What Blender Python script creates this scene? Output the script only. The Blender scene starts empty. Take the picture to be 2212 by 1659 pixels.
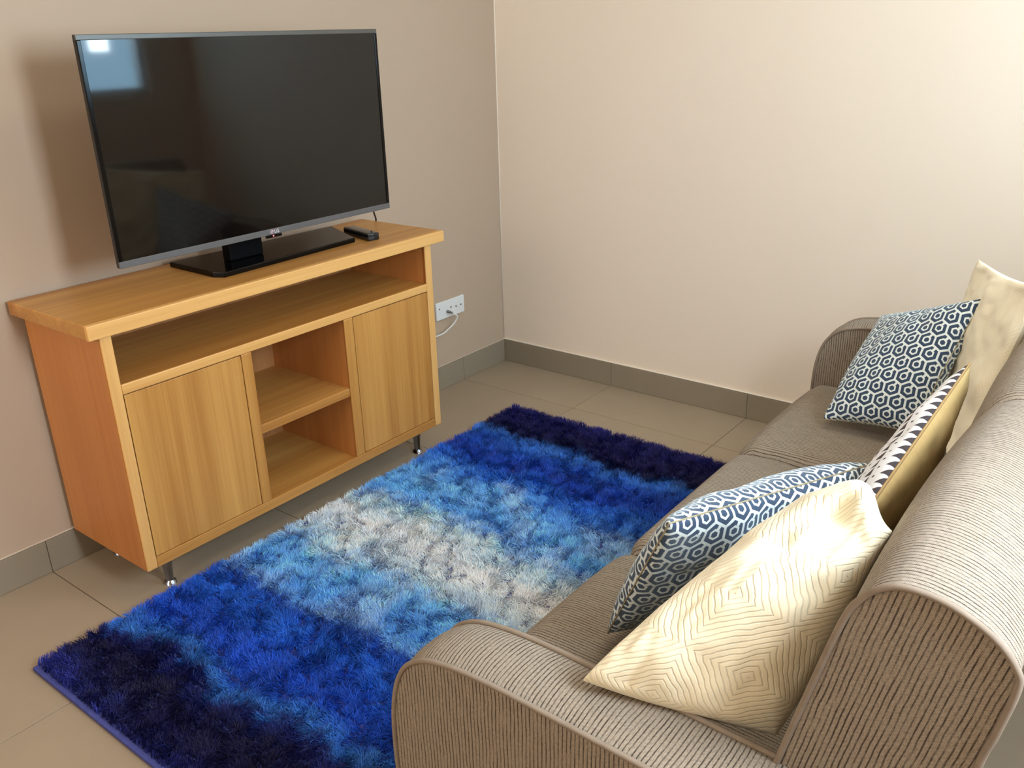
import bpy, bmesh, math, random
import numpy as np
from mathutils import Vector

# ------------------------------------------------------------------ camera, world, light, exposure
SC = bpy.context.scene
COL = SC.collection
cam_d = bpy.data.cameras.new('camera'); cam = bpy.data.objects.new('camera', cam_d); COL.objects.link(cam)
cam.location = (2.49301, -3.12238, 1.46091)
cam.rotation_euler = (1.191859, 0.026005, 0.655616)
cam_d.sensor_width = 36; cam_d.lens = 1905.69 / 2212 * 36; cam_d.clip_start = 0.02
SC.camera = cam
SC.view_settings.view_transform = 'Standard'; SC.view_settings.look = 'None'
SC.view_settings.gamma = 1; SC.view_settings.use_curve_mapping = False
SC.view_settings.exposure = 0.0

world = bpy.data.worlds.new('sky'); SC.world = world; world.use_nodes = True
bgn = world.node_tree.nodes['Background']; bgn.inputs[0].default_value = (0.42, 0.74, 1.0, 1); bgn.inputs[1].default_value = 11.0

def area(name, loc, target, sx, sy, power, color, spread=180):
    d = bpy.data.lights.new(name, 'AREA'); d.shape = 'RECTANGLE'; d.size = sx; d.size_y = sy
    d.energy = power; d.color = color; d.spread = math.radians(spread)
    o = bpy.data.objects.new(name, d); COL.objects.link(o); o.location = loc
    o.rotation_euler = (Vector(target) - Vector(loc)).to_track_quat('-Z', 'Y').to_euler()
    return o
XW = 2.95                                   # inner face of the window wall
# daylight entering by the two windows behind the sofa
area('daylight_near', (XW+.25, -2.22, 1.62), (1.9, -2.05, .75), .44, .85, 55, (.86, .93, 1.0))
area('daylight_far', (XW+.20, -.42, 1.72), (.4, -1.9, 1.2), .10, .60, 7, (.84, .95, 1.0))
# ceiling lamp of the room and the daylight from the room's open side behind the camera
area('ceiling_glow', (2.1, -1.3, 2.42), (2.1, -1.2, 0), .6, .6, 10.5, (1.0, .86, .66))
area('room_daylight', (.9, -4.9, 1.9), (.9, 0, 1.5), 1.8, 1.1, 34, (1.0, .90, .77))

# ------------------------------------------------------------------ helpers
def srgb(r, g, b):
    f = lambda c: (c/255/12.92) if c/255 <= .04045 else ((c/255+.055)/1.055)**2.4
    return (f(r), f(g), f(b), 1)

def tag(o, label=None, cat=None, group=None, kind=None):
    if label: o['label'] = label
    if cat: o['category'] = cat
    if group: o['group'] = group
    if kind: o['kind'] = kind
    return o

def empty(name, loc, label, cat, group=None):
    o = bpy.data.objects.new(name, None); COL.objects.link(o); o.location = loc
    o.empty_display_size = .05
    return tag(o, label, cat, group)

ORG = {}
def origin(o):
    if o is None: return np.zeros(3)
    while o.parent is not None: o = o.parent
    return np.array(o.location)

def mesh_obj(name, V, F, mat, parent=None, smooth=True, uv=None, kind=None, label=None):
    """V are world coordinates; the object is parented without moving."""
    V = np.asarray(V, float)
    if parent is None: off = np.array([V[:,0].mean(), V[:,1].mean(), V[:,2].min()])
    else: off = origin(parent)
    me = bpy.data.meshes.new(name)
    me.from_pydata((V-off).tolist(), [], [list(map(int, f)) for f in F])
    if uv is not None:
        ul = me.uv_layers.new(name='UVMap')
        li = np.zeros(len(me.loops), int); me.loops.foreach_get('vertex_index', li)
        ul.data.foreach_set('uv', np.asarray(uv, float)[li].astype(np.float32).ravel())
    me.polygons.foreach_set('use_smooth', [smooth]*len(me.polygons))
    me.materials.append(mat); me.update()
    o = bpy.data.objects.new(name, me); COL.objects.link(o)
    if parent is None: o.location = off
    else: o.parent = parent
    if kind: o['kind'] = kind
    if label: o['label'] = label
    return o

def box_vf(x0, x1, y0, y1, z0, z1, bev=0.0, seg=2):
    bm = bmesh.new(); bmesh.ops.create_cube(bm, size=1)
    for v in bm.verts:
        v.co = Vector(((x0+x1)/2+v.co.x*(x1-x0), (y0+y1)/2+v.co.y*(y1-y0), (z0+z1)/2+v.co.z*(z1-z0)))
    if bev > 0: bmesh.ops.bevel(bm, geom=list(bm.edges), offset=bev, segments=seg, profile=.5, affect='EDGES')
    bm.verts.ensure_lookup_table()
    V = [tuple(v.co) for v in bm.verts]; F = [[v.index for v in f.verts] for f in bm.faces]
    bm.free(); return np.array(V), F

def box(name, x0, x1, y0, y1, z0, z1, mat, parent=None, bev=.002, seg=2, **k):
    V, F = box_vf(x0, x1, y0, y1, z0, z1, bev, seg)
    o = mesh_obj(name, V, F, mat, parent, smooth=False, **k)
    return o

def join(parts):
    V = []; F = []; n = 0
    for v, f in parts:
        V.append(np.asarray(v, float)); F += [[i+n for i in q] for q in f]; n += len(v)
    return np.vstack(V), F

def tube_vf(P, r, seg=8, closed=False, caps=True):
    P = np.asarray(P, float); n = len(P)
    r = np.full(n, r) if np.isscalar(r) else np.asarray(r)
    if closed: T = np.roll(P, -1, 0)-np.roll(P, 1, 0)
    else: T = np.gradient(P, axis=0)
    T /= np.linalg.norm(T, axis=1)[:, None]+1e-12
    up = np.array([0, 0, 1.]) if abs(T[0][2]) < .9 else np.array([1., 0, 0])
    N = np.cross(T[0], up); N /= np.linalg.norm(N); V = []
    for i in range(n):
        N = N-T[i]*np.dot(N, T[i]); N /= np.linalg.norm(N)+1e-12; B = np.cross(T[i], N)
        for k in range(seg):
            a = 2*math.pi*k/seg; V.append(P[i]+r[i]*(math.cos(a)*N+math.sin(a)*B))
    F = []
    for i in range(n if closed else n-1):
        j = (i+1) % n
        for k in range(seg): F.append([i*seg+k, i*seg+(k+1) % seg, j*seg+(k+1) % seg, j*seg+k])
    if not closed and caps: F += [list(range(seg))[::-1], [(n-1)*seg+k for k in range(seg)]]
    return np.array(V), F

def smooth_path(P, n=40, closed=False):
    """Catmull-Rom through the points."""
    P = [np.array(p, float) for p in P]
    if closed: Q = [P[-1]]+P+[P[0], P[1]]
    else: Q = [2*P[0]-P[1]]+P+[2*P[-1]-P[-2]]
    out = []; m = len(Q)-3
    per = max(2, n//m)
    for i in range(m):
        a, b, c, d = Q[i:i+4]
        for k in range(per):
            t = k/per
            out.append(.5*((2*b)+(-a+c)*t+(2*a-5*b+4*c-d)*t*t+(-a+3*b-3*c+d)*t**3))
    if not closed: out.append(Q[-2])
    return np.array(out)

# ------------------------------------------------------------------ materials
class NT:
    def __init__(s, name):
        s.m = bpy.data.materials.new(name); s.m.use_nodes = True; s.t = s.m.node_tree
        s.b = s.t.nodes['Principled BSDF']; s.out = s.t.nodes['Material Output']
    def n(s, typ, **kw):
        o = s.t.nodes.new(typ)
        for k, v in kw.items():
            if k.startswith('i_'): o.inputs[int(k[2:])].default_value = v
            else: setattr(o, k, v)
        return o
    def l(s, a, b): s.t.links.new(a, b)
    def math(s, op, a, b=None, c=None, clamp=False):
        o = s.t.nodes.new('ShaderNodeMath'); o.operation = op; o.use_clamp = clamp
        for i, x in enumerate((a, b, c)):
            if x is None: continue
            if isinstance(x, (int, float)): o.inputs[i].default_value = x
            else: s.l(x, o.inputs[i])
        return o.outputs[0]
    def mix(s, fac, a, b):
        o = s.t.nodes.new('ShaderNodeMix'); o.data_type = 'RGBA'
        for inp, x in ((o.inputs[0], fac), (o.inputs[6], a), (o.inputs[7], b)):
            if isinstance(x, (int, float, tuple)): inp.default_value = x
            else: s.l(x, inp)
        return o.outputs[2]
    def noise(s, vec, scale, detail=2, rough=.5, w=None):
        o = s.n('ShaderNodeTexNoise'); o.inputs['Scale'].default_value = scale
        o.inputs['Detail'].default_value = detail; o.inputs['Roughness'].default_value = rough
        if vec is not None: s.l(vec, o.inputs['Vector'])
        return o.outputs[0]
    def coords(s, kind='Object', scale=(1, 1, 1), loc=(0, 0, 0)):
        t = s.n('ShaderNodeTexCoord'); m = s.n('ShaderNodeMapping')
        m.inputs['Scale'].default_value = scale; m.inputs['Location'].default_value = loc
        s.l(t.outputs[kind], m.inputs['Vector']); return m.outputs[0]
    def ramp(s, fac, stops):
        o = s.n('ShaderNodeValToRGB'); e = o.color_ramp.elements
        e[0].position, e[0].color = stops[0]; e[1].position, e[1].color = stops[-1]
        for p, c in stops[1:-1]:
            q = e.new(p); q.color = c
        s.l(fac, o.inputs[0]); return o.outputs[0]
    def bump(s, h, strength, dist):
        o = s.n('ShaderNodeBump'); o.inputs['Strength'].default_value = strength; o.inputs['Distance'].default_value = dist
        s.l(h, o.inputs['Height']); s.l(o.outputs[0], s.b.inputs['Normal'])
    def col(s, x):
        if isinstance(x, tuple): s.b.inputs['Base Color'].default_value = x
        else: s.l(x, s.b.inputs['Base Color'])
    def set(s, **k):
        for a, v in k.items(): s.b.inputs[a.replace('_', ' ')].default_value = v

def plain(name, c, rough=.5, metal=0, spec=.5, noise=.04):
    t = NT(name); v = t.noise(t.coords(), 60, 3)
    dark = tuple(x*(1-noise*2) for x in c[:3])+(1,)
    t.col(t.mix(v, dark, c)); t.set(Roughness=rough, Metallic=metal); t.b.inputs['Specular IOR Level'].default_value = spec
    return t.m

def wall_mat(name, c):
    t = NT(name); co = t.coords()
    v = t.noise(co, 2.2, 3); dark = tuple(x*.965 for x in c[:3])+(1,)
    t.col(t.mix(v, dark, c)); t.set(Roughness=.62); t.b.inputs['Specular IOR Level'].default_value = .3
    t.bump(t.noise(co, 260, 3, .6), .10, .001); return t.m
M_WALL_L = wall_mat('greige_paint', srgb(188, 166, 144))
M_WALL_B = wall_mat('cream_paint', srgb(244, 227, 207))
M_CEIL = wall_mat('ceiling_paint', srgb(235, 230, 220))

def tile_mat(name, c):
    t = NT(name); co = t.coords()
    a = t.noise(co, 5, 5, .6); b = t.noise(co, 420, 2, .6)
    lo = tuple(x*.90 for x in c[:3])+(1,); hi = tuple(min(1, x*1.07) for x in c[:3])+(1,)
    base = t.mix(a, lo, hi); t.col(t.mix(t.math('MULTIPLY', b, .35), base, tuple(x*.8 for x in c[:3])+(1,)))
    t.set(Roughness=.42); t.b.inputs['Specular IOR Level'].default_value = .45
    t.bump(b, .06, .0006); return t.m
M_TILE = tile_mat('porcelain_tile', srgb(164, 146, 123))
M_SKIRT = tile_mat('skirting_tile', srgb(148, 135, 116))
M_GROUT = plain('grout', srgb(132, 122, 106), .9)

def wood(name, c_lo, c_hi, axis, planks=True, seed=0):
    """grain along `axis` (0,1,2)"""
    t = NT(name)
    s1 = [26, 26, 26]; s1[axis] = .7; s2 = [190, 190, 190]; s2[axis] = 2.5; s3 = [9, 9, 9]; s3[axis] = .15
    a = t.noise(t.coords('Object', tuple(s1), (seed, seed*2, 0)), 1, 4, .6)
    b = t.noise(t.coords('Object', tuple(s2), (seed, 0, seed)), 1, 3, .6)
    d = t.noise(t.coords('Object', tuple(s3), (seed*3, seed, 1)), 1, 1, .5)
    f = t.math('ADD', t.math('MULTIPLY', a, .50), t.math('ADD', t.math('MULTIPLY', d, .55), t.math('MULTIPLY', b, .28)))
    f = t.math('SUBTRACT', f, .18, clamp=True)
    mid = tuple((x+y)/2 for x, y in zip(c_lo[:3], c_hi[:3]))+(1,)
    t.col(t.ramp(f, [(.30, c_lo), (.5, mid), (.72, c_hi)]))
    t.set(Roughness=.38); t.b.inputs['Specular IOR Level'].default_value = .42
    t.bump(b, .08, .0006); return t.m
W_LO, W_HI = srgb(162, 104, 44), srgb(210, 156, 84)
M_WOOD_V = wood('oak_veneer_vertical', W_LO, W_HI, 2, seed=1)
M_WOOD_H = wood('oak_veneer_along', W_LO, W_HI, 1, seed=4)
M_WOOD_SIDE = wood('oak_veneer_side', srgb(182, 112, 54), srgb(210, 142, 78), 2, seed=7)
M_EDGE_H = wood('solid_edging_along', srgb(208, 152, 84), srgb(236, 186, 116), 1, seed=9)
M_EDGE_V = wood('solid_edging_upright', srgb(206, 150, 84), srgb(230, 180, 112), 2, seed=12)
M_BACKP = wood('thin_back_panel', srgb(160, 108, 62), srgb(190, 138, 88), 2, seed=15)
M_DARKGAP = plain('shadow_gap_black', srgb(40, 25, 12), .9)

M_BLACKPL = plain('black_plastic', srgb(18, 17, 17), .45)
M_BEZEL = plain('brushed_dark_bezel', srgb(92, 89, 88), .5, 0)
M_BEZELTOP = plain('satin_top_bezel', srgb(96, 94, 90), .35, .5)
M_GLOSSBLK = plain('gloss_black_stand', srgb(7, 6, 7), .12, 0, .22, 0)
t = NT('tv_screen_glass'); t.col(srgb(9, 6, 6)); t.set(Roughness=.4); t.b.inputs['Specular IOR Level'].default_value = 0.0
t.b.inputs['Coat Weight'].default_value = 1.0; t.b.inputs['Coat Roughness'].default_value = .05; M_SCREEN = t.m
M_NECK = plain('satin_black_neck', srgb(5, 5, 7), .6, 0, .1, 0)
M_LOGO = plain('logo_silver', srgb(205, 200, 205), .4, .2)
t = NT('standby_led'); t.col((.8, .05, .05, 1)); t.b.inputs['Emission Color'].default_value = (1, .12, .15, 1); t.set(Emission_Strength=6.); M_LED = t.m
M_WHITEPL = plain('white_plastic', srgb(232, 234, 232), .35)
M_GREYMET = plain('nickel_connector', srgb(150, 150, 150), .3, .9)
M_CHROME = plain('polished_chrome', srgb(150, 155, 170), .12, 1.0)
M_RUBBER = plain('black_rubber', srgb(22, 20, 18), .6)
M_BTN = plain('remote_button', srgb(150, 150, 155), .5)
M_REMTOP = plain('remote_gloss', srgb(20, 24, 30), .12, 0, .7)

def sofa_fabric(name, c_hi, c_lo, period=.0066):
    """u = across the ribs in metres, v = along the ribs"""
    t = NT(name); uvn = t.n('ShaderNodeTexCoord'); sep = t.n('ShaderNodeSeparateXYZ'); t.l(uvn.outputs['UV'], sep.inputs[0])
    U, V = sep.outputs[0], sep.outputs[1]
    wob = t.noise(uvn.outputs['UV'], 14, 2)
    u = t.math('ADD', U, t.math('MULTIPLY', t.math('SUBTRACT', wob, .5), .006))
    line = t.math('COSINE', t.math('MULTIPLY', u, 2*math.pi/period))
    line = t.math('POWER', t.math('MAXIMUM', line, 0), 2.6)
    mp = t.n('ShaderNodeMapping'); mp.inputs['Scale'].default_value = (300, 22, 1); t.l(uvn.outputs['UV'], mp.inputs['Vector'])
    brk = t.noise(mp.outputs[0], 1, 2, .6)
    brk = t.math('MULTIPLY', t.math('SUBTRACT', brk, .22), 2.6, clamp=True)
    line = t.math('MULTIPLY', line, brk)
    wv = t.math('MULTIPLY', t.math('SINE', t.math('MULTIPLY', V, 2*math.pi/.0023)), t.math('SINE', t.math('MULTIPLY', u, 4*math.pi/period)))
    dots = t.math('MULTIPLY', t.math('MAXIMUM', wv, 0), .5)
    mp2 = t.n('ShaderNodeMapping'); mp2.inputs['Scale'].default_value = (520, 190, 1); t.l(uvn.outputs['UV'], mp2.inputs['Vector'])
    fine = t.noise(mp2.outputs[0], 1, 3, .7)
    big = t.noise(uvn.outputs['UV'], 9, 3)
    f = t.math('ADD', t.math('MULTIPLY', line, 1.0), t.math('ADD', dots, t.math('MULTIPLY', t.math('SUBTRACT', fine, .42), 1.5)), clamp=True)
    c = t.mix(f, c_hi, c_lo)
    c = t.mix(t.math('MULTIPLY', big, .25), c, tuple(x*.78 for x in c_hi[:3])+(1,))
    t.col(c); t.set(Roughness=.85); t.b.inputs['Specular IOR Level'].default_value = .15
    t.b.inputs['Sheen Weight'].default_value = .05; t.b.inputs['Sheen Roughness'].default_value = .5
    t.b.inputs['Sheen Tint'].default_value = (1, .97, .94, 1)
    h = t.math('SUBTRACT', t.math('MULTIPLY', fine, .5), line)
    t.bump(h, .55, .0016); return t.m
M_SOFA = sofa_fabric('ribbed_taupe_fabric', srgb(167, 153, 136), srgb(48, 37, 30))
M_PIPE = plain('taupe_piping', srgb(152, 136, 120), .9, 0, .2, .15)

def hex_fabric(name, navy, white, period=.0395, rot=0.):
    """keyhole hexagon lattice print"""
    t = NT(name); tc = t.n('ShaderNodeTexCoord'); mp = t.n('ShaderNodeMapping')
    mp.inputs['Rotation'].default_value = (0, 0, rot); mp.inputs['Scale'].default_value = (1/period, 1/period, 1)
    t.l(tc.outputs['UV'], mp.inputs['Vector']); sep = t.n('ShaderNodeSeparateXYZ')
    t.l(mp.outputs[0], sep.inputs[0]); X, Y = sep.outputs[0], sep.outputs[1]
    R3 = math.sqrt(3)
    def cell(ox, oy):
        ax = t.math('SUBTRACT', t.math('FLOORED_MODULO', t.math('ADD', X, ox), 1), .5)
        ay = t.math('SUBTRACT', t.math('FLOORED_MODULO', t.math('ADD', Y, oy), R3), R3/2)
        d2 = t.math('ADD', t.math('MULTIPLY', ax, ax), t.math('MULTIPLY', ay, ay)); return ax, ay, d2
    ax, ay, da = cell(0, 0); bx, by, db = cell(.5, R3/2)
    pick = t.math('LESS_THAN', da, db)
    def sel(a, b): return t.math('ADD', t.math('MULTIPLY', a, pick), t.math('MULTIPLY', b, t.math('SUBTRACT', 1, pick)))
    gx, gy = sel(ax, bx), sel(ay, by)
    absx, absy = t.math('ABSOLUTE', gx), t.math('ABSOLUTE', gy)
    d = t.math('MAXIMUM', absx, t.math('ADD', t.math('MULTIPLY', absx, .5), t.math('MULTIPLY', absy, R3/2)))
    ring = t.math('MULTIPLY', t.math('GREATER_THAN', d, .145), t.math('LESS_THAN', d, .245))
    edge = t.math('GREATER_THAN', d, .435)
    # tail of the keyhole: from the ring out to the border along +x/+y
    al = t.math('ADD', t.math('MULTIPLY', gx, .5), t.math('MULTIPLY', gy, R3/2)); pe = t.math('ABSOLUTE', t.math('SUBTRACT', t.math('MULTIPLY', gx, R3/2), t.math('MULTIPLY', gy, .5)))
    tail = t.math('MULTIPLY', t.math('GREATER_THAN', al, .2), t.math('LESS_THAN', pe, .075))
    w = t.math('MAXIMUM', t.math('MAXIMUM', ring, edge), tail)
    thr = t.noise(tc.outputs['UV'], 900, 2, .6)
    wv = t.math('MULTIPLY', t.math('SUBTRACT', thr, .5), .5)
    c = t.mix(w, navy, white); c = t.mix(t.math('ABSOLUTE', wv), c, tuple(x*.6 for x in white[:3])+(1,))
    t.col(c); t.set(Roughness=.7); t.b.inputs['Specular IOR Level'].default_value = .25
    t.b.inputs['Sheen Weight'].default_value = .4; t.b.inputs['Sheen Roughness'].default_value = .5
    t.b.inputs['Sheen Tint'].default_value = (.75, .9, 1, 1)
    t.bump(t.math('ADD', w, thr), .25, .0006); return t.m
M_HEX = hex_fabric('blue_hexagon_weave', srgb(36, 58, 86), srgb(222, 230, 228))

def tri_fabric():
    t = NT('white_triangle_print'); tc = t.n('ShaderNodeTexCoord'); sep = t.n('ShaderNodeSeparateXYZ'); t.l(tc.outputs['UV'], sep.inputs[0])
    U, V = sep.outputs[0], sep.outputs[1]
    fu = t.math('ABSOLUTE', t.math('SUBTRACT', t.math('FRACT', t.math('MULTIPLY', U, 1/.028)), .5))   # 0 centre .. .5
    fv = t.math('FRACT', t.math('MULTIPLY', V, 1/.046))
    tri = t.math('MULTIPLY', t.math('LESS_THAN', fv, .46), t.math('LESS_THAN', t.math('MULTIPLY', fu, 1.0), t.math('MULTIPLY', fv, 1.0)))
    dv = t.math('SUBTRACT', fv, .73); du = fu
    dot = t.math('LESS_THAN', t.math('ADD', t.math('MULTIPLY', t.math('MULTIPLY', dv, dv), 2.7), t.math('MULTIPLY', du, du)), .012)
    w = t.math('MAXIMUM', tri, dot)
    t.col(t.mix(w, srgb(232, 232, 236), srgb(72, 66, 70))); t.set(Roughness=.8); t.b.inputs['Specular IOR Level'].default_value = .2
    t.bump(t.noise(tc.outputs['UV'], 900, 2), .2, .0004); return t.m
M_TRI = tri_fabric()

def cream_fabric(name, c, quilt=True, cell=.125):
    t = NT(name); tc = t.n('ShaderNodeTexCoord'); wob = t.n('ShaderNodeTexNoise'); wob.inputs['Scale'].default_value = 28; wob.inputs['Detail'].default_value = 3
    t.l(tc.outputs['UV'], wob.inputs['Vector'])
    vm = t.n('ShaderNodeVectorMath', operation='SUBTRACT'); t.l(wob.outputs['Color'], vm.inputs[0]); vm.inputs[1].default_value = (.5, .5, .5)
    vs = t.n('ShaderNodeVectorMath', operation='SCALE'); t.l(vm.outputs[0], vs.inputs[0]); vs.inputs['Scale'].default_value = .010
    va = t.n('ShaderNodeVectorMath', operation='ADD'); t.l(tc.outputs['UV'], va.inputs[0]); t.l(vs.outputs[0], va.inputs[1])
    mp = t.n('ShaderNodeMapping'); mp.inputs['Rotation'].default_value = (0, 0, math.radians(50)); mp.inputs['Scale'].default_value = (1/cell, 1/cell, 1); t.l(va.outputs[0], mp.inputs['Vector'])
    sep = t.n('ShaderNodeSeparateXYZ'); t.l(mp.outputs[0], sep.inputs[0])
    ax = t.math('ABSOLUTE', t.math('SUBTRACT', t.math('FRACT', sep.outputs[0]), .5)); ay = t.math('ABSOLUTE', t.math('SUBTRACT', t.math('FRACT', sep.outputs[1]), .5))
    d = t.math('MAXIMUM', ax, ay)
    ln = t.math('POWER', t.math('MAXIMUM', t.math('COSINE', t.math('MULTIPLY', d, 2*math.pi*16)), 0), 3.0)
    if not quilt: ln = t.math('MULTIPLY', ln, .25)
    mott = t.noise(tc.outputs['UV'], 520, 3, .6)
    c2 = tuple(x*.60 for x in c[:3])+(1,)
    base = t.mix(t.math('MULTIPLY', mott, .22), c, c2)
    t.col(t.mix(t.math('MULTIPLY', ln, .48), base, c2)); t.set(Roughness=.9); t.b.inputs['Specular IOR Level'].default_value = .1
    t.b.inputs['Sheen Weight'].default_value = .3
    t.bump(t.math('SUBTRACT', t.math('MULTIPLY', mott, .35), ln), .5, .0016); return t.m
M_CREAM = cream_fabric('quilted_cream_wool', srgb(250, 238, 206))
M_CREAM2 = cream_fabric('fluffy_cream_weave', srgb(255, 246, 218), quilt=False)
M_YELLOW = plain('mustard_linen', srgb(208, 178, 122), .85, 0, .2, .1)
M_TANPIPE = plain('tan_cord', srgb(160, 148, 118), .8, 0, .2)
M_MUSTPIPE = plain('mustard_cord', srgb(180, 150, 104), .8, 0, .2)

# ------------------------------------------------------------------ the room
ROOM_X1, ROOM_Y0, ROOM_H = XW, -5.2, 2.5
floor = box('floor', -.1, ROOM_X1+.1, ROOM_Y0-.1, .1, -.08, -.004, M_GROUT, bev=0, kind='structure')
floor_parent = floor
T0 = .6315
xs = [0.0015] + [-.03+T0*k for k in range(1, 5)] + [ROOM_X1]
ys = [-.0015, -.31] + [-.31-T0*k for k in range(1, 8)] + [ROOM_Y0]
G = .0013
for i in range(len(xs)-1):
    for j in range(len(ys)-1):
        x0, x1, y1, y0 = xs[i], xs[i+1], ys[j], ys[j+1]
        if x1-x0 < .02 or y1-y0 < .02: continue
        V, F = box_vf(x0+G, x1-G, y0+G, y1-G, -.004, 0.0, .0006, 1)
        mesh_obj('tile', V, F, M_TILE, floor, smooth=False)
wl = box('wall_left', -.12, 0, ROOM_Y0, .12, -.02, ROOM_H, M_WALL_L, bev=0, kind='structure')
wb = box('wall_back', -.0, ROOM_X1, 0, .12, -.02, ROOM_H, M_WALL_B, bev=0, kind='structure')
wf = box('wall_front', -.12, ROOM_X1+.12, ROOM_Y0-.12, ROOM_Y0, -.02, ROOM_H, M_WALL_B, bev=0, kind='structure')
ce = box('ceiling', -.12, ROOM_X1+.12, ROOM_Y0-.12, .12, ROOM_H, ROOM_H+.1, M_CEIL, bev=0, kind='structure')
# window wall with two openings
WIN = [(-2.47, -1.97, 1.15, 2.12), (-1.30, -.27, 1.20, 2.08)]
segs = [(ROOM_Y0, WIN[0][0], -.02, ROOM_H), (WIN[0][1], WIN[1][0], -.02, ROOM_H), (WIN[1][1], .12, -.02, ROOM_H)]
for a, b, c, d in WIN: segs += [(a, b, -.02, c), (a, b, d, ROOM_H)]
V, F = join([box_vf(ROOM_X1, ROOM_X1+.14, a, b, c, d) for a, b, c, d in segs])
mesh_obj('wall_right', V, F, M_WALL_B, None, smooth=False, kind='structure')
M_ALU = plain('white_window_frame', srgb(225, 225, 222), .4)
t = NT('thin_clear_glass'); tr = t.n('ShaderNodeBsdfTransparent'); gl = t.n('ShaderNodeBsdfGlossy'); gl.inputs['Roughness'].default_value = .02
mx = t.n('ShaderNodeMixShader'); mx.inputs[0].default_value = .07; t.l(tr.outputs[0], mx.inputs[1]); t.l(gl.outputs[0], mx.inputs[2]); t.l(mx.outputs[0], t.out.inputs['Surface']); M_GLASS = t.m
for k, (a, b, c, d) in enumerate(WIN):
    fr = []
    w = .035; X0, X1 = ROOM_X1+.02, ROOM_X1+.07
    fr += [box_vf(X0, X1, a, b, c, c+w), box_vf(X0, X1, a, b, d-w, d), box_vf(X0, X1, a, a+w, c+w, d-w), box_vf(X0, X1, b-w, b, c+w, d-w)]
    if k: fr.append(box_vf(X0, X1, (a+b)/2-.02, (a+b)/2+.02, c+w, d-w))
    V, F = join(fr)
    wo = mesh_obj('window_%d' % (k+1), V, F, M_ALU, None, smooth=False, kind='structure')
    if k:
        for (p, q) in ((a+w, (a+b)/2-.02), ((a+b)/2+.02, b-w)): box('pane', X0+.02, X0+.024, p, q, c+w, d-w, M_GLASS, wo, bev=0)
    else: box('pane', X0+.02, X0+.024, a+w, b-w, c+w, d-w, M_GLASS, wo, bev=0)

# skirting tiles and the paint bead above them
HB, TB = .106, .009
def skirting(name, along, cuts):
    V, F = (box_vf(.0, .002, cuts[-1], cuts[0], 0, HB) if along == 'y' else box_vf(cuts[0], cuts[-1], -.002, 0, 0, HB))
    par = mesh_obj(name, V, F, M_GROUT, None, smooth=False, kind='structure')
    for a, b in zip(cuts[:-1], cuts[1:]):
        if along == 'y': v, f = box_vf(.001, TB, b+.0008, a-.0008, .0006, HB-.001, .001, 1)
        else: v, f = box_vf(a+.0008, b-.0008, -TB, -.001, .0006, HB-.001, .001, 1)
        mesh_obj('tile', v, f, M_SKIRT, par, smooth=False)
    return par
skirting('baseboard_left', 'y', [-.0095, -.31]+[-.31-T0*k for k in range(1, 8)]+[ROOM_Y0])
skirting('baseboard_back', 'x', [0.0, .6015, 1.233, 1.8645, 2.496, ROOM_X1])
M_BEAD = plain('paint_bead', srgb(240, 228, 210), .6)
bl = box('trim_1', 0, .0085, ROOM_Y0, -.008, HB, HB+.005, plain('greige_bead', srgb(204, 186, 166), .6), bev=.002, kind='structure')
bb = box('trim_2', .0, ROOM_X1, -.0085, 0, HB, HB+.005, M_BEAD, bev=.002, kind='structure')
V, F = tube_vf([(.0015, -.0015, HB+.004), (.0015, -.0015, 1.2), (.0015, -.0015, ROOM_H)], .0028, 6)
mesh_obj('trim_3', V, F, M_BEAD, None, kind='structure')

# ------------------------------------------------------------------ sideboard / television cabinet
cx0, cxf = .022, .4187
yL, yR = -2.1215, -.9170
Z0, ZT, ZL = .111, .827, .789
cab = empty('television_cabinet', (.22, -1.52, 0), 'light oak television cabinet with two plain doors and open shelves against the left wall', 'cabinet')
E_ = .018
top = box('top_panel', .015, cxf-.006, -2.152, -.856, ZL, ZT, M_WOOD_H, cab, .003)
box('front_edging', cxf-.006, cxf+.010, -2.152, -.856, ZL, ZT+.0004, M_EDGE_H, top, .003)
# chamfered side panels
box('side_panel', cx0, cxf-.006, yL, yL+.022, Z0, ZL, M_WOOD_SIDE, cab, .0015)
box('side_panel', cx0, cxf-.006, yR-.022, yR, Z0, ZL, M_WOOD_SIDE, cab, .0015)
for a, b in ((yL, yL+.031), (yR-.031, yR)): box('corner_edging', cxf-.006, cxf+.001, a, b, Z0, ZL, M_EDGE_V, cab, .003)
box('bottom_panel', cx0+.004, cxf-.006, yL+.022, yR-.022, Z0, Z0+.029, M_WOOD_H, cab, .001)
box('bottom_edging', cxf-.006, cxf+.001, yL+.031, yR-.031, Z0, Z0+.032, M_WOOD_H, cab, .002)
box('long_shelf', cx0+.004, cxf-.006, yL+.022, yR-.022, .629, .653, M_WOOD_H, cab, .001)
box('shelf_edging', cxf-.006, cxf+.001, yL+.031, yR-.031, .627, .655, M_EDGE_H, cab, .003)
box('back_panel', cx0, cx0+.004, yL+.022, yR-.022, Z0, ZL, M_BACKP, cab, 0)
dv = [(-1.7295, -1.6945), (-1.3390, -1.3015)]
for a, b in dv:
    box('divider', cx0+.004, cxf-.006, a+.003, b-.003, Z0+.029, .629, M_WOOD_SIDE, cab, .001)
    box('divider_edging', cxf-.006, cxf+.001, a, b, Z0+.032, .627, M_WOOD_V, cab, .003)
box('middle_shelf', cx0+.004, cxf-.012, dv[0][1]-.003, dv[1][0]+.003, .366, .392, M_WOOD_H, cab, .001)
box('middle_shelf_edging', cxf-.012, cxf-.003, dv[0][1], dv[1][0], .364, .393, M_WOOD_H, cab, .002)
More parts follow.
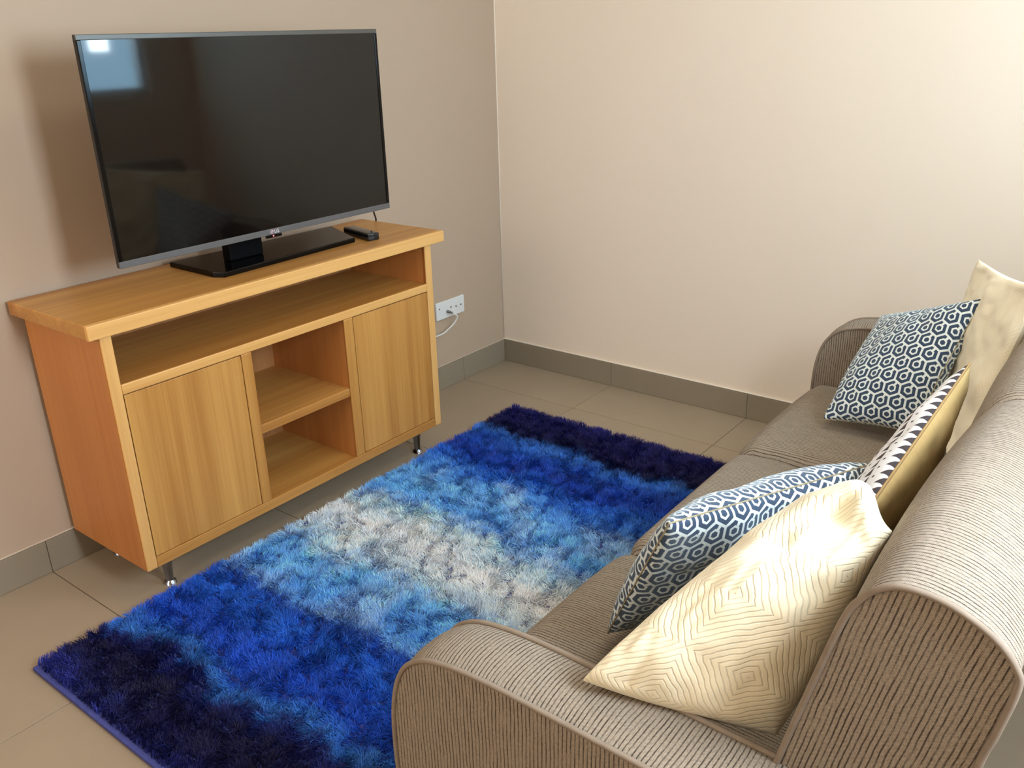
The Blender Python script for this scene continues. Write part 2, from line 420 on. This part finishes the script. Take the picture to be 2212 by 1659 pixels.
for a, b in ((yL+.031, dv[0][0]), (dv[1][1], yR-.031)):
    box('door_recess', cxf-.024, cxf-.018, a, b, Z0+.032, .627, M_DARKGAP, cab, 0)
    box('door', cxf-.018, cxf-.0005, a+.0022, b-.0022, Z0+.034, .6245, M_WOOD_V, cab, .0012)
for ly in (-2.030, -.985):
    for lx in (.352, .075):
        n = 16; prof = [(.021, Z0), (.021, Z0-.006), (.017, Z0-.008), (.0105, .016), (.0105, .012), (.017, .009), (.017, .0)]
        V = []; F = []
        for r, z in prof:
            for k in range(n): V.append((lx+r*math.cos(2*math.pi*k/n), ly+r*math.sin(2*math.pi*k/n), z))
        for i in range(len(prof)-1):
            for k in range(n): F.append([i*n+k, i*n+(k+1) % n, (i+1)*n+(k+1) % n, (i+1)*n+k])
        F += [list(range(n)), list(range((len(prof)-1)*n, len(prof)*n))[::-1]]
        mesh_obj('leg', V, F, M_CHROME, cab)

# ------------------------------------------------------------------ television
tx, ty0, ty1, tz0, tz1 = .361, -2.0043, -1.0433, .9298, 1.4832
tv = empty('television', (.25, -1.52, ZT), 'flat black television on a low glossy stand, on top of the cabinet', 'television')
V, F = box_vf(tx-.014, tx-.001, ty0, ty1, tz0, tz1, .002, 2)
mesh_obj('casing', V, F, M_BLACKPL, tv, smooth=False)
V, F = box_vf(tx-.065, tx-.012, ty0+.14, ty1-.14, tz0+.03, tz1-.14, .014, 3)
mesh_obj('rear_housing', V, F, M_BLACKPL, tv, smooth=False)
box('bottom_bezel', tx-.004, tx+.003, ty0, ty1, tz0, tz0+.0175, M_BEZEL, tv, .0015)
box('top_bezel', tx-.004, tx+.003, ty0, ty1, tz1-.0125, tz1, M_BEZELTOP, tv, .0015)
for a, b in ((ty0, ty0+.011), (ty1-.011, ty1)): box('side_bezel', tx-.004, tx+.003, a, b, tz0+.0175, tz1-.0125, M_GLOSSBLK, tv, .0015)
box('screen', tx-.004, tx+.0008, ty0+.011, ty1-.011, tz0+.0175, tz1-.0125, M_SCREEN, tv, 0)
sb = box('sensor_block', tx-.006, tx+.002, -1.548, -1.492, tz0-.009, tz0, M_GLOSSBLK, tv, .002)
led = mesh_obj('standby_light', *tube_vf([(tx+.001, -1.524, tz0-.004), (tx+.0030, -1.524, tz0-.004)], .0018, 10), M_LED, sb)
# maker's mark: round emblem plus two letters
def text_mesh(name, s, size, loc, mat, parent, depth=.0003):
    cu = bpy.data.curves.new(name, 'FONT'); cu.body = s; cu.size = size; cu.extrude = depth; cu.offset = size*.02; cu.align_x = 'LEFT'
    tmp = bpy.data.objects.new('tmp', cu); COL.objects.link(tmp)
    bpy.context.view_layer.update()
    me = bpy.data.meshes.new_from_object(tmp.evaluated_get(bpy.context.evaluated_depsgraph_get()))
    bpy.data.objects.remove(tmp)
    V = np.array([tuple(v.co) for v in me.vertices]); F = [list(p.vertices) for p in me.polygons]
    W = np.stack([loc[0]+V[:, 2], loc[1]+V[:, 0], loc[2]+V[:, 1]], 1)     # text faces +x, reads along +y
    return mesh_obj(name, W, F, mat, parent, smooth=False)
text_mesh('maker_lettering', 'LG', .0145, (tx+.0034, -1.520, tz0+.0038), M_LOGO, tv)
em = []
cyE, czE, RE = -1.5285, tz0+.0088, .0066
ring = [(tx+.0034, cyE+RE*math.cos(a), czE+RE*math.sin(a)) for a in np.linspace(0, 2*math.pi, 25)[:-1]]
n = len(ring); disc = [(tx+.0034, cyE, czE)]+ring
F = [[0, 1+k, 1+(k+1) % n] for k in range(n)]
o = mesh_obj('maker_emblem', disc, F, plain('emblem_rose', srgb(196, 170, 178), .4), tv)
V, F = join([tube_vf([(tx+.0038, cyE, czE+.0034), (tx+.0038, cyE, czE-.0024), (tx+.0038, cyE+.0022, czE-.0024)], .0006, 5),
             tube_vf([(tx+.0038, cyE-.003, czE+.0026), (tx+.0040, cyE-.0030, czE+.0022)], .0009, 6),
             tube_vf([(tx+.0038, cyE+RE*.72*math.cos(a), czE+RE*.72*math.sin(a)) for a in np.linspace(math.radians(70), math.radians(360), 18)], .0006, 5)])
mesh_obj('emblem_lines', V, F, M_BEZEL, o)
# stand
base = [(.062, -1.691), (.285, -1.695), (.318, -1.676), (.300, -1.152), (.082, -1.060)]
def prism(poly, z0, z1, bev):
    bm = bmesh.new(); vs = [bm.verts.new((x, y, z0)) for x, y in poly]; f = bm.faces.new(vs)
    r = bmesh.ops.extrude_face_region(bm, geom=[f]); 
    for v in [g for g in r['geom'] if isinstance(g, bmesh.types.BMVert)]: v.co.z = z1
    bmesh.ops.recalc_face_normals(bm, faces=bm.faces)
    if bev: bmesh.ops.bevel(bm, geom=list(bm.edges), offset=bev, segments=2, profile=.5, affect='EDGES')
    bm.verts.ensure_lookup_table()
    V = np.array([tuple(v.co) for v in bm.verts]); F = [[v.index for v in f.verts] for f in bm.faces]; bm.free(); return V, F
V, F = prism(base, ZT+.0004, ZT+.0165, .003); mesh_obj('stand_base', V, F, M_GLOSSBLK, tv, smooth=False)
V, F = join([box_vf(.185, .225, -1.585, -1.465, ZT+.0165, tz0+.06, .004), box_vf(.20, .30, -1.585, -1.465, tz0+.03, tz0+.12, .004)])
mesh_obj('stand_neck', V, F, M_NECK, tv, smooth=False)
# mains lead
P = smooth_path([(.29, -1.12, tz0+.05), (.255, -1.075, tz0+.005), (.20, -.985, .925), (.15, -.925, .895), (.118, -.885, .860), (.100, -.862, .8310), (.072, -.850, .806), (.030, -.850, .72), (.012, -.852, .60)], 50)
V, F = tube_vf(P, .0030, 8)
tag(mesh_obj('power_cable', V, F, M_RUBBER), 'thin black cable hanging from behind the television over the cabinet end', 'cable')

# ------------------------------------------------------------------ remote control
rm = empty('remote_control', (.24, -1.085, ZT), 'black remote control lying against the right end of the television stand', 'remote control')
ra, rb = np.array([.172, -1.062]), np.array([.335, -1.100]); d = (rb-ra)/np.linalg.norm(rb-ra); nrm = np.array([-d[1], d[0]])
def rem(l, w, h): return (ra[0]+d[0]*l+nrm[0]*w, ra[1]+d[1]*l+nrm[1]*w, ZT+h)
L = np.linalg.norm(rb-ra)
V, F = box_vf(0, L, -.0215, .0215, .0006, .026, .004, 3)
sag = lambda l: -.008*math.sin(math.pi*min(1, max(0, l/L)))
V = np.array([rem(l, w, max(.0006, h+(sag(l) if h > .012 else 0))) for l, w, h in V]); mesh_obj('casing', V, F, M_REMTOP, rm)
btn = mesh_obj
for i, l in enumerate(np.linspace(.018, L-.025, 9)):
    for w in (-.011, 0, .011):
        h = .026+sag(l)
        if i == 4:
            if w != 0: continue
            pts = [rem(l+.008*math.cos(a), .009*math.sin(a), h) for a in np.linspace(0, 2*math.pi, 17)[:-1]]
            v, f = tube_vf(pts, .0013, 6, closed=True)
        else:
            v, f = box_vf(l-.0028, l+.0028, w-.0032, w+.0032, h-.001, h+.0013, .0006, 1)
            v = np.array([rem(*q) for q in v])
        mesh_obj('button', v, f, M_BTN, rm, smooth=False)

# ------------------------------------------------------------------ wall outlet
so = empty('wall_outlet', (0, -.38, .315), 'white double wall outlet low on the left wall beside the cabinet', 'outlet')
pl = box('plate', 0, .010, -.470, -.288, .318, .395, M_WHITEPL, so, .0025)
for (y, z, r) in ((-.344, .356, .0042), (-.312, .356, .0042), (-.378, .360, .0042), (-.452, .368, .0035)):
    v, f = tube_vf([(.009, y, z), (.0125, y, z)], r, 12); mesh_obj('socket_terminal', v, f, M_GREYMET, so)
V, F = join([tube_vf([(.009, -.402, .346), (.026, -.402, .346)], .0065, 12), tube_vf([(.026, -.402, .346), (.040, -.402, .344)], .0048, 12)])
mesh_obj('coaxial_plug', V, F, M_GREYMET, so)
P = smooth_path([(.036, -.398, .342), (.046, -.388, .334), (.044, -.378, .318), (.036, -.388, .296), (.030, -.420, .276), (.028, -.462, .263), (.026, -.540, .262), (.020, -.70, .25), (.020, -.85, .20)], 50)
V, F = tube_vf(P, .0033, 8)
tag(mesh_obj('aerial_cable', V, F, M_WHITEPL), 'white cable plugged into the wall outlet, curving down behind the cabinet', 'cable')

# ------------------------------------------------------------------ shaggy rug
rng = np.random.default_rng(7)
RX0, RX1, RY0, RY1 = .415, 1.80, -2.458, -.462
rug = empty('shaggy_rug', (1.1, -1.46, 0), 'shaggy rug in navy, royal blue, sky blue and silver bands, on the tiled floor', 'rug')
M_RUGB = plain('rug_backing', srgb(84, 90, 160), .95, 0, .1, .2)
box('backing', RX0, RX1, RY0, RY1, .0008, .013, M_RUGB, rug, .003)
def vnoise(x, y, scale, seed):
    g = np.random.default_rng(seed).random((97, 97)); x = x/scale; y = y/scale
    xi = np.floor(x).astype(int); yi = np.floor(y).astype(int); fx = x-xi; fy = y-yi
    fx = fx*fx*(3-2*fx); fy = fy*fy*(3-2*fy); w = lambda a, b: g[a % 97, b % 97]
    return (w(xi, yi)*(1-fx)+w(xi+1, yi)*fx)*(1-fy)+(w(xi, yi+1)*(1-fx)+w(xi+1, yi+1)*fx)*fy
STOPS = [(-.46, (16, 18, 84)), (-.58, (9, 11, 68)), (-.69, (7, 9, 56)), (-.745, (46, 100, 180)), (-.80, (24, 70, 160)), (-.90, (14, 50, 148)),
         (-.985, (34, 92, 184)), (-1.05, (74, 136, 214)), (-1.16, (104, 164, 224)), (-1.28, (88, 152, 222)), (-1.38, (184, 208, 228)), (-1.50, (216, 220, 226)),
         (-1.60, (196, 210, 222)), (-1.70, (106, 166, 224)), (-1.82, (78, 142, 216)), (-1.885, (90, 140, 200)), (-1.915, (22, 62, 150)), (-1.98, (26, 84, 180)), (-2.08, (20, 66, 168)),
         (-2.16, (20, 62, 158)), (-2.20, (46, 104, 180)), (-2.245, (10, 20, 84)), (-2.32, (7, 8, 46)), (-2.40, (9, 11, 58)), (-2.46, (26, 34, 110))]
sy = np.array([s[0] for s in STOPS])[::-1]
lin = lambda c: np.where(np.array(c)/255 <= .04045, np.array(c)/255/12.92, ((np.array(c)/255+.055)/1.055)**2.4)
scol = np.array([lin(s[1]) for s in STOPS])[::-1]
def rug_blades(N, xa, xb, ya, yb):
    x = rng.uniform(xa, xb, N); y = rng.uniform(ya, yb, N)
    # pile direction: coherent swirls plus tufts
    ang = 2*math.pi*(vnoise(x, y, .16, 1)*.6+vnoise(x, y, .035, 2)*1.2)+rng.normal(0, .8, N)
    lean = .30+.5*vnoise(x, y, .04, 3)+rng.normal(0, .16, N)
    ln = (.018+.009*vnoise(x, y, .03, 4))*rng.uniform(.7, 1.15, N)
    dx, dy = np.cos(ang), np.sin(ang)
    ed = np.minimum(x-RX0, RY1-y); e = np.clip(1-ed/.03, 0, 1)      # blades lean outwards on the borders
    dx = np.where((x-RX0) < .03, dx*(1-e)-e, dx); dy = np.where((RY1-y) < .03, dy*(1-e)+e, dy)
    nr = (y-RY0) < .02; dy = np.where(nr, np.abs(dy)*.6, dy)
    lean = np.clip(lean, .05, 1.05)
    wd = rng.uniform(.0011, .0021, N)
    # blade width across the lean
    wx, wy = -dy, dx; rot = rng.normal(0, .7, N); wx, wy = wx*np.cos(rot)-wy*np.sin(rot), wx*np.sin(rot)+wy*np.cos(rot)
    P0 = np.stack([x, y, np.full(N, .011)], 1)
    s, c = np.sin(lean), np.cos(lean); s2, c2 = np.sin(np.minimum(lean+.55, 1.45)), np.cos(np.minimum(lean+.55, 1.45))
    D1 = np.stack([dx*s, dy*s, c], 1)*(ln*.55)[:, None]; D2 = np.stack([dx*s2, dy*s2, c2], 1)*(ln*.5)[:, None]
    Wv = np.stack([wx, wy, np.zeros(N)], 1)*(wd/2)[:, None]
    P1 = P0+D1; P2 = P1+D2
    V = np.stack([P0-Wv, P0+Wv, P1-Wv, P1+Wv, P2], 1).reshape(-1, 3)
    b = (np.arange(N)*5)[:, None]
    T = np.concatenate([b+[0, 1, 3], b+[0, 3, 2], b+[2, 3, 4]], 1).reshape(-1, 3)
    t = y+.07*(vnoise(x, y, .22, 11)-.5)+.05*(vnoise(x, y, .07, 12)-.5)+.04*(vnoise(x, y, .022, 13)-.5)+rng.normal(0, .010, N)
    C = np.stack([np.interp(t, sy, scol[:, k]) for k in range(3)], 1)
    # mottling of the dye: lighter and darker tufts
    m = 1.38+.5*(vnoise(x, y, .045, 21)-.5)+.25*(vnoise(x, y, .12, 22)-.5)+.6*(vnoise(x, y, .014, 23)-.5); m *= rng.uniform(.78, 1.25, N)
    lum = C.mean(1, keepdims=True)
    grey = np.clip((vnoise(x, y, .08, 25)-.55)*1.6, 0, .35)[:, None]*(lum > .3)
    C = C*(1-grey)+np.array([[.36, .46, .62]])*grey
    pale = (rng.random(N) < .05)[:, None]*(lum > .03)
    C = np.clip(C*m[:, None]*(1+pale*.9)+pale*.02, .001, .95)
    CC = np.concatenate([np.repeat(C, 5, 0), np.ones((N*5, 1))], 1)
    return V, T, CC
A = rug_blades(460000, RX0+.002, 1.72, RY0+.010, RY1-.002)
me = bpy.data.meshes.new('pile'); V, T, CC = A
V = V-np.array([1.1, -1.46, 0])
me.vertices.add(len(V)); me.vertices.foreach_set('co', V.astype(np.float32).ravel())
me.loops.add(len(T)*3); me.loops.foreach_set('vertex_index', T.astype(np.int32).ravel())
me.polygons.add(len(T)); me.polygons.foreach_set('loop_start', (np.arange(len(T))*3).astype(np.int32))
try: me.polygons.foreach_set('loop_total', np.full(len(T), 3, np.int32))
except Exception: pass
me.update(calc_edges=True)
at = me.color_attributes.new('dye', 'FLOAT_COLOR', 'POINT'); at.data.foreach_set('color', CC.astype(np.float32).ravel())
t = NT('shag_pile'); a = t.n('ShaderNodeAttribute'); a.attribute_name = 'dye'; t.l(a.outputs['Color'], t.b.inputs['Base Color'])
t.set(Roughness=.5); t.b.inputs['Specular IOR Level'].default_value = .22
me.materials.append(t.m)
po = bpy.data.objects.new('pile', me); COL.objects.link(po); po.parent = rug; po['kind'] = 'stuff'

# ------------------------------------------------------------------ sofa
sofa = empty('sofa', (2.0, -1.41, 0), 'ribbed taupe three-seat sofa with piped edges, standing over the edge of the rug', 'sofa')
def loft(rings, uvs, closed_ring=True, cap=(True, True), capuv=None):
    """rings: (m, n, 3)"""
    rings = np.asarray(rings); m, n, _ = rings.shape
    V = rings.reshape(-1, 3); F = []
    for i in range(m-1):
        for k in range(n if closed_ring else n-1):
            F.append([i*n+k, i*n+(k+1) % n, (i+1)*n+(k+1) % n, (i+1)*n+k])
    U = np.asarray(uvs).reshape(-1, 2)
    Vs = [V]; Us = [U]; tot = len(V)
    for side, flag in ((0, cap[0]), (m-1, cap[1])):
        if not flag: continue
        R = rings[side]; Vs.append(R); Us.append(capuv(R)); F.append(list(range(tot, tot+n)) if side == 0 else list(range(tot, tot+n))[::-1]); tot += n
    return np.vstack(Vs), F, np.vstack(Us)

def arclen(P): return np.concatenate([[0], np.cumsum(np.linalg.norm(np.diff(P, axis=0), axis=1))])
# arm outline in (x, z)
ARM = [(1.705, .055), (1.682, .18), (1.664, .32), (1.660, .42), (1.666, .500), (1.684, .560), (1.716, .598), (1.768, .620), (1.860, .629), (2.0, .627), (2.15, .623), (2.30, .619), (2.385, .610)]
def make_arm(y0, y1, pipes):
    top = smooth_path([(x, 0, z) for x, z in ARM], 96)[:, [0, 2]]
    prof = np.vstack([top, [[2.375, .40], [2.36, .20], [2.34, .055]], [[2.1, .055], [1.9, .055]]])
    ycs = np.linspace(0, 1, 11); rings = []; uvs = []
    cen = np.array([2.0, .3]); s = arclen(prof)
    for tau in ycs:
        bul = .010*(1-abs(2*tau-1)**2.5)
        dd = prof-cen; dd = dd/np.linalg.norm(dd, axis=1)[:, None]
        mask = np.clip((prof[:, 1]-.06)/.1, 0, 1)[:, None]
        Q = prof+dd*bul*mask
        y = y0+(y1-y0)*tau
        rings.append(np.stack([Q[:, 0], np.full(len(Q), y), Q[:, 1]], 1)); uvs.append(np.stack([s, np.full(len(Q), y)], 1))
    V, F, U = loft(rings, uvs, capuv=lambda R: np.stack([R[:, 0], R[:, 2]], 1))
    o = mesh_obj('arm', V, F, M_SOFA, sofa, uv=U)
    for yy in pipes:
        P = np.stack([top[:, 0], np.full(len(top), yy), top[:, 1]+.0015], 1); P = P[4:]
        c = P-np.array([2.0, 0, .3]); c[:, 1] = 0; P = P+c/np.linalg.norm(c, axis=1)[:, None]*.002
        v, f = tube_vf(P, .0042, 8); mesh_obj('piping', v, f, M_PIPE, o)
    return o
make_arm(-2.385, -2.270, (-2.385, -2.272)); make_arm(-.550, -.430, (-.550, -.432))
# seat frame, rail and feet
box('frame', 1.705, 2.34, -2.27, -.55, .06, .30, M_SOFA, sofa, .01)
for x in (1.80, 2.28):
    for y in (-2.30, -.50):
        v, f = tube_vf([(x, y, .0 if x > 1.9 else .014), (x, y, .058)], [.016, .022], 14); mesh_obj('foot', v, f, M_BLACKPL, sofa)

def softbox(x0, x1, y0, y1, z0, z1, r, crown, front, n=30):
    """rounded box, denser near its edges, with a crowned top and a bulging front"""
    g = np.sin(np.linspace(-1, 1, n)*math.pi/2)
    half = np.array([x1-x0, y1-y0, z1-z0])/2; c = np.array([x0+x1, y0+y1, z0+z1])/2
    idx = {}; V = []; F = []
    def vid(i, j, k):
        key = (i, j, k)
        if key not in idx: idx[key] = len(V); V.append((g[i], g[j], g[k]))
        return idx[key]
    m = n-1
    for a in range(m):
        for b in range(m):
            for s in (0, m):
                q = [(s, a, b), (s, a+1, b), (s, a+1, b+1), (s, a, b+1)]; F.append([vid(*p) for p in (q if s else q[::-1])])
                q = [(a, s, b), (a+1, s, b), (a+1, s, b+1), (a, s, b+1)]; F.append([vid(*p) for p in (q[::-1] if s else q)])
                q = [(a, b, s), (a+1, b, s), (a+1, b+1, s), (a, b+1, s)]; F.append([vid(*p) for p in (q if s else q[::-1])])
    P = np.array(V); Q = P*half; rr = np.minimum(r, half); inn = np.clip(Q, -(half-rr), half-rr); dd = Q-inn
    L = np.linalg.norm(dd, axis=1)[:, None]; out = np.where(L > 1e-9, inn+dd/np.maximum(L, 1e-9)*rr, Q)
    top = (P[:, 2] > 0)*np.clip(P[:, 2], 0, 1)
    out[:, 2] += crown*top*(1-P[:, 1]**4)*(1-.6*P[:, 0]**4)
    fr = np.clip(-P[:, 0], 0, 1); out[:, 0] -= front*fr*(1-P[:, 1]**4)*(1-P[:, 2]**4)
    out = out+c
    uv = np.stack([out[:, 1], out[:, 0]-out[:, 2]], 1)
    return out, F, uv
SEAT = [(-2.268, -1.7, .010), (-1.7, -1.128, .000), (-1.128, -.552, .012)]
for a, b, fr in SEAT:
    V, F, U = softbox(1.664, 2.235, a, b, .285, .440, .050, .016, fr)
    mesh_obj('seat_cushion', V, F, M_SOFA, sofa, uv=U)

BACK = [(2.175, .30), (2.192, .45), (2.226, .616), (2.255, .745), (2.282, .856), (2.297, .890), (2.315, .910), (2.340, .920), (2.380, .916), (2.420, .897), (2.444, .872), (2.449, .850), (2.440, .790), (2.428, .72), (2.400, .45), (2.37, .20), (2.355, .06)]
bprof = smooth_path([(x, 0, z) for x, z in BACK], 130)[:, [0, 2]]
bclose = np.vstack([bprof, [[2.27, .06], [2.20, .18]]])
bs = arclen(bclose)
nrmv = np.gradient(bclose, axis=0); nrmv = np.stack([-nrmv[:, 1], nrmv[:, 0]], 1); nrmv /= np.linalg.norm(nrmv, axis=1)[:, None]
# outward normal: profile runs front(bottom)->top->rear so (-dz, dx) points outwards
def section(y0, y1, e0, e1, crown):
    ycs = np.concatenate([[0, .006, .018, .04], np.linspace(.08, .92, 15), [.96, .982, .994, 1]])
    rings = []; uvs = []
    for tau in ycs:
        d0, d1 = tau*(y1-y0), (1-tau)*(y1-y0)
        off = crown*(1-(2*tau-1)**2)
        off -= e0*math.exp(-d0/.010)+e1*math.exp(-d1/.010)
        w = np.clip((bclose[:, 1]-.35)/.25, 0, 1)*np.clip((2.43-bclose[:, 0])/.1+.25, .1, 1)
        Q = bclose+nrmv*(off*w)[:, None]; y = y0+(y1-y0)*tau
        rings.append(np.stack([Q[:, 0], np.full(len(Q), y), Q[:, 1]], 1)); uvs.append(np.stack([np.full(len(Q), y), bs], 1))
    V, F, U = loft(rings, uvs, capuv=lambda R: np.stack([(R[:, 0]-.21*R[:, 2])*1.0, R[:, 2]], 1))
    return mesh_obj('backrest_section', V, F, M_SOFA, sofa, uv=U)
secs = [section(-2.279, -1.655, .0, .012, .012), section(-1.655, -1.10, .012, .012, .014), section(-1.10, -.552, .012, .0, .012)]
P = np.stack([bprof[:, 0], np.full(len(bprof), -2.280), bprof[:, 1]], 1)+np.stack([nrmv[:len(bprof), 0]*.002, np.zeros(len(bprof)), nrmv[:len(bprof), 1]*.002], 1)
v, f = tube_vf(P, .0042, 8); mesh_obj('piping', v, f, M_PIPE, secs[0])

# ------------------------------------------------------------------ cushions
def pillow(par, c00, c10, c11, c01, tf, tb, size, mats, names, nrm_hint, pull=.05, p=.42, wrinkle=.003, seed=0, fold=None, pipe=None, uvoff=(0, 0), n=64, edge_v=False):
    """corners in order around; tf/tb bulge to the front (along nrm_hint) and to the back"""
    c00, c10, c11, c01 = [np.array(c, float) for c in (c00, c10, c11, c01)]
    lin_ = np.linspace(-1, 1, n); g = np.sin(lin_*math.pi/2)*.75+lin_*.25
    S, T = np.meshgrid(g, g, indexing='ij')
    s2 = S*(1-pull*(1-T**2)**1.0); t2 = T*(1-pull*(1-S**2)**1.0)
    def bil(a, b):
        a = (a+1)/2; b = (b+1)/2
        return (c00*((1-a)*(1-b))[..., None]+c10*(a*(1-b))[..., None]+c11*(a*b)[..., None]+c01*((1-a)*b)[..., None])
    B = bil(s2, t2)
    N = np.cross(c10-c00, c01-c00)+np.cross(c11-c10, c01-c11)*-1
    N = np.cross(c11-c00, c01-c10); N /= np.linalg.norm(N)
    if np.dot(N, nrm_hint) < 0: N = -N
    h = ((1-S**2)*(1-T**2))**p
    edge = np.clip(1-np.maximum(abs(S), abs(T)), 0, 1)
    wr = (vnoise(S*3+20+seed, T*3+20, .9, 50+seed)-.5)*wrinkle*3+(vnoise(S*9+40+seed, T*9+40, .9, 60+seed)-.5)*wrinkle
    # pleats that fan out from the seam
    pl = np.sin(T*17+seed)*np.exp(-(1-abs(S))*7)+np.sin(S*19+seed*2)*np.exp(-(1-abs(T))*7)
    wr = (wr+pl*wrinkle*.25)*np.clip(edge*10, 0, 1)
    out = {}
    for side, th, nm, mt in ((1, tf, names[0], mats[0]), (-1, tb, names[1], mats[1])):
        P = B+N*(side*(th*h+wr))[..., None]
        if nm is None: continue
        P0_ = P
        if fold is not None: P = P+fold(S, T, N)*(1 if side == 1 else .9)
        V = P.reshape(-1, 3); F = []
        P = P0_
        for i in range(n-1):
            for j in range(n-1):
                q = [i*n+j, (i+1)*n+j, (i+1)*n+j+1, i*n+j+1]; F.append(q)
        du = np.zeros((n, n)); du[1:] = np.cumsum(np.linalg.norm(np.diff(P, axis=0), axis=2), axis=0); du -= du[n//2:n//2+1]
        dw = np.zeros((n, n)); dw[:, 1:] = np.cumsum(np.linalg.norm(np.diff(P, axis=1), axis=2), axis=1); dw -= dw[:, n//2:n//2+1] if not edge_v else dw[:, -1:]
        U = np.stack([du.ravel()+uvoff[0]+.5, dw.ravel()+uvoff[1]+.5], 1)
        o = mesh_obj(nm, V, F, mt, par, uv=U)
        bm = bmesh.new(); bm.from_mesh(o.data); bm.faces.ensure_lookup_table()
        mid = bm.faces[(n//2)*(n-1)+n//2]; mid.normal_update()
        if mid.normal.dot(Vector(N*side)) < 0: bmesh.ops.reverse_faces(bm, faces=bm.faces)
        bm.to_mesh(o.data); bm.free()
        out[nm] = o
    if pipe:
        ring = [B[i, 0] for i in range(n)]+[B[-1, j] for j in range(1, n)]+[B[i, -1] for i in range(n-2, -1, -1)]+[B[0, j] for j in range(n-2, 0, -1)]
        v, f = tube_vf(ring, pipe[0], 6, closed=True); mesh_obj('piping', v, f, pipe[1], par)
    return out

C1 = empty('cushion', (1.98, -.95, .46), 'blue and white hexagon-patterned cushion at the far arm of the sofa', 'cushion')
pillow(C1, (1.822, -.935, .485), (2.045, -.930, .50), (2.134, -.824, .840), (1.850, -.600, .690), .062, .078, (.42, .42), (M_HEX, M_HEX), ('front_panel', 'back_panel'), (-.3, -1, .2), pull=.06, wrinkle=.0022, seed=3, pipe=(.0015, M_TANPIPE))
C2 = empty('cushion', (2.15, -.80, .46), 'cream cushion standing in the far corner of the sofa, behind a blue one', 'cushion')
pillow(C2, (2.02, -.57, .52), (2.18, -1.10, .48), (2.275, -1.06, .945), (2.068, -.590, .878), .035, .04, (.5, .45), (M_CREAM2, M_CREAM2), ('front_panel', 'back_panel'), (-.8, -.3, .4), pull=.05, wrinkle=.006, seed=5)
C3 = empty('cushion', (2.12, -1.6, .46), 'white cushion with dark triangle rows and mustard back, leaning on the sofa backrest', 'cushion')
pillow(C3, (2.09, -1.32, .475), (2.08, -1.90, .475), (2.200, -1.90, .795), (2.215, -1.37, .860), .050, .055, (.56, .40), (M_TRI, M_YELLOW), ('front_panel', 'back_panel'), (-.9, 0, .45), pull=.015, wrinkle=.003, seed=8, pipe=(.0023, M_MUSTPIPE), edge_v=True, uvoff=(0, -.5+.046*20.46))
C4 = empty('cushion', (2.0, -1.85, .46), 'blue and white hexagon-patterned cushion between the near cream and the white triangle cushions', 'cushion')
pillow(C4, (1.825, -2.02, .475), (2.03, -1.62, .47), (2.124, -1.604, .72), (1.978, -2.105, .79), .078, .050, (.50, .40), (M_HEX, M_HEX), ('front_panel', 'back_panel'), (-.8, .3, .4), pull=.0, wrinkle=.004, seed=11, pipe=(.0015, M_TANPIPE), uvoff=(.01, .013))
C5 = empty('cushion', (2.1, -2.15, .46), 'large quilted cream cushion wedged between the near arm and the backrest of the sofa', 'cushion')
pillow(C5, (1.973, -2.326, .655), (2.200, -2.212, .600), (2.280, -2.11, .885), (2.137, -1.994, .84), .095, .08, (.46, .46), (M_CREAM, M_CREAM), ('front_panel', 'back_panel'), (.3, -.8, .6), pull=-.03, wrinkle=.005, seed=14,
       fold=lambda S, T, N: (N*(-.030*np.exp(-((S-.15)/.45)**2)*np.exp(-((T-.80)/.13)**2)-.020*np.exp(-((T-.45-.35*S)/.12)**2)*np.exp(-((S-.25)/.5)**2))[..., None]
                             +np.array([.02, .0, .05])*(.85*np.exp(-((S+.05)/.75)**2)*np.clip((T-.6)/.4, 0, 1)**2*(1-S**2))[..., None]))
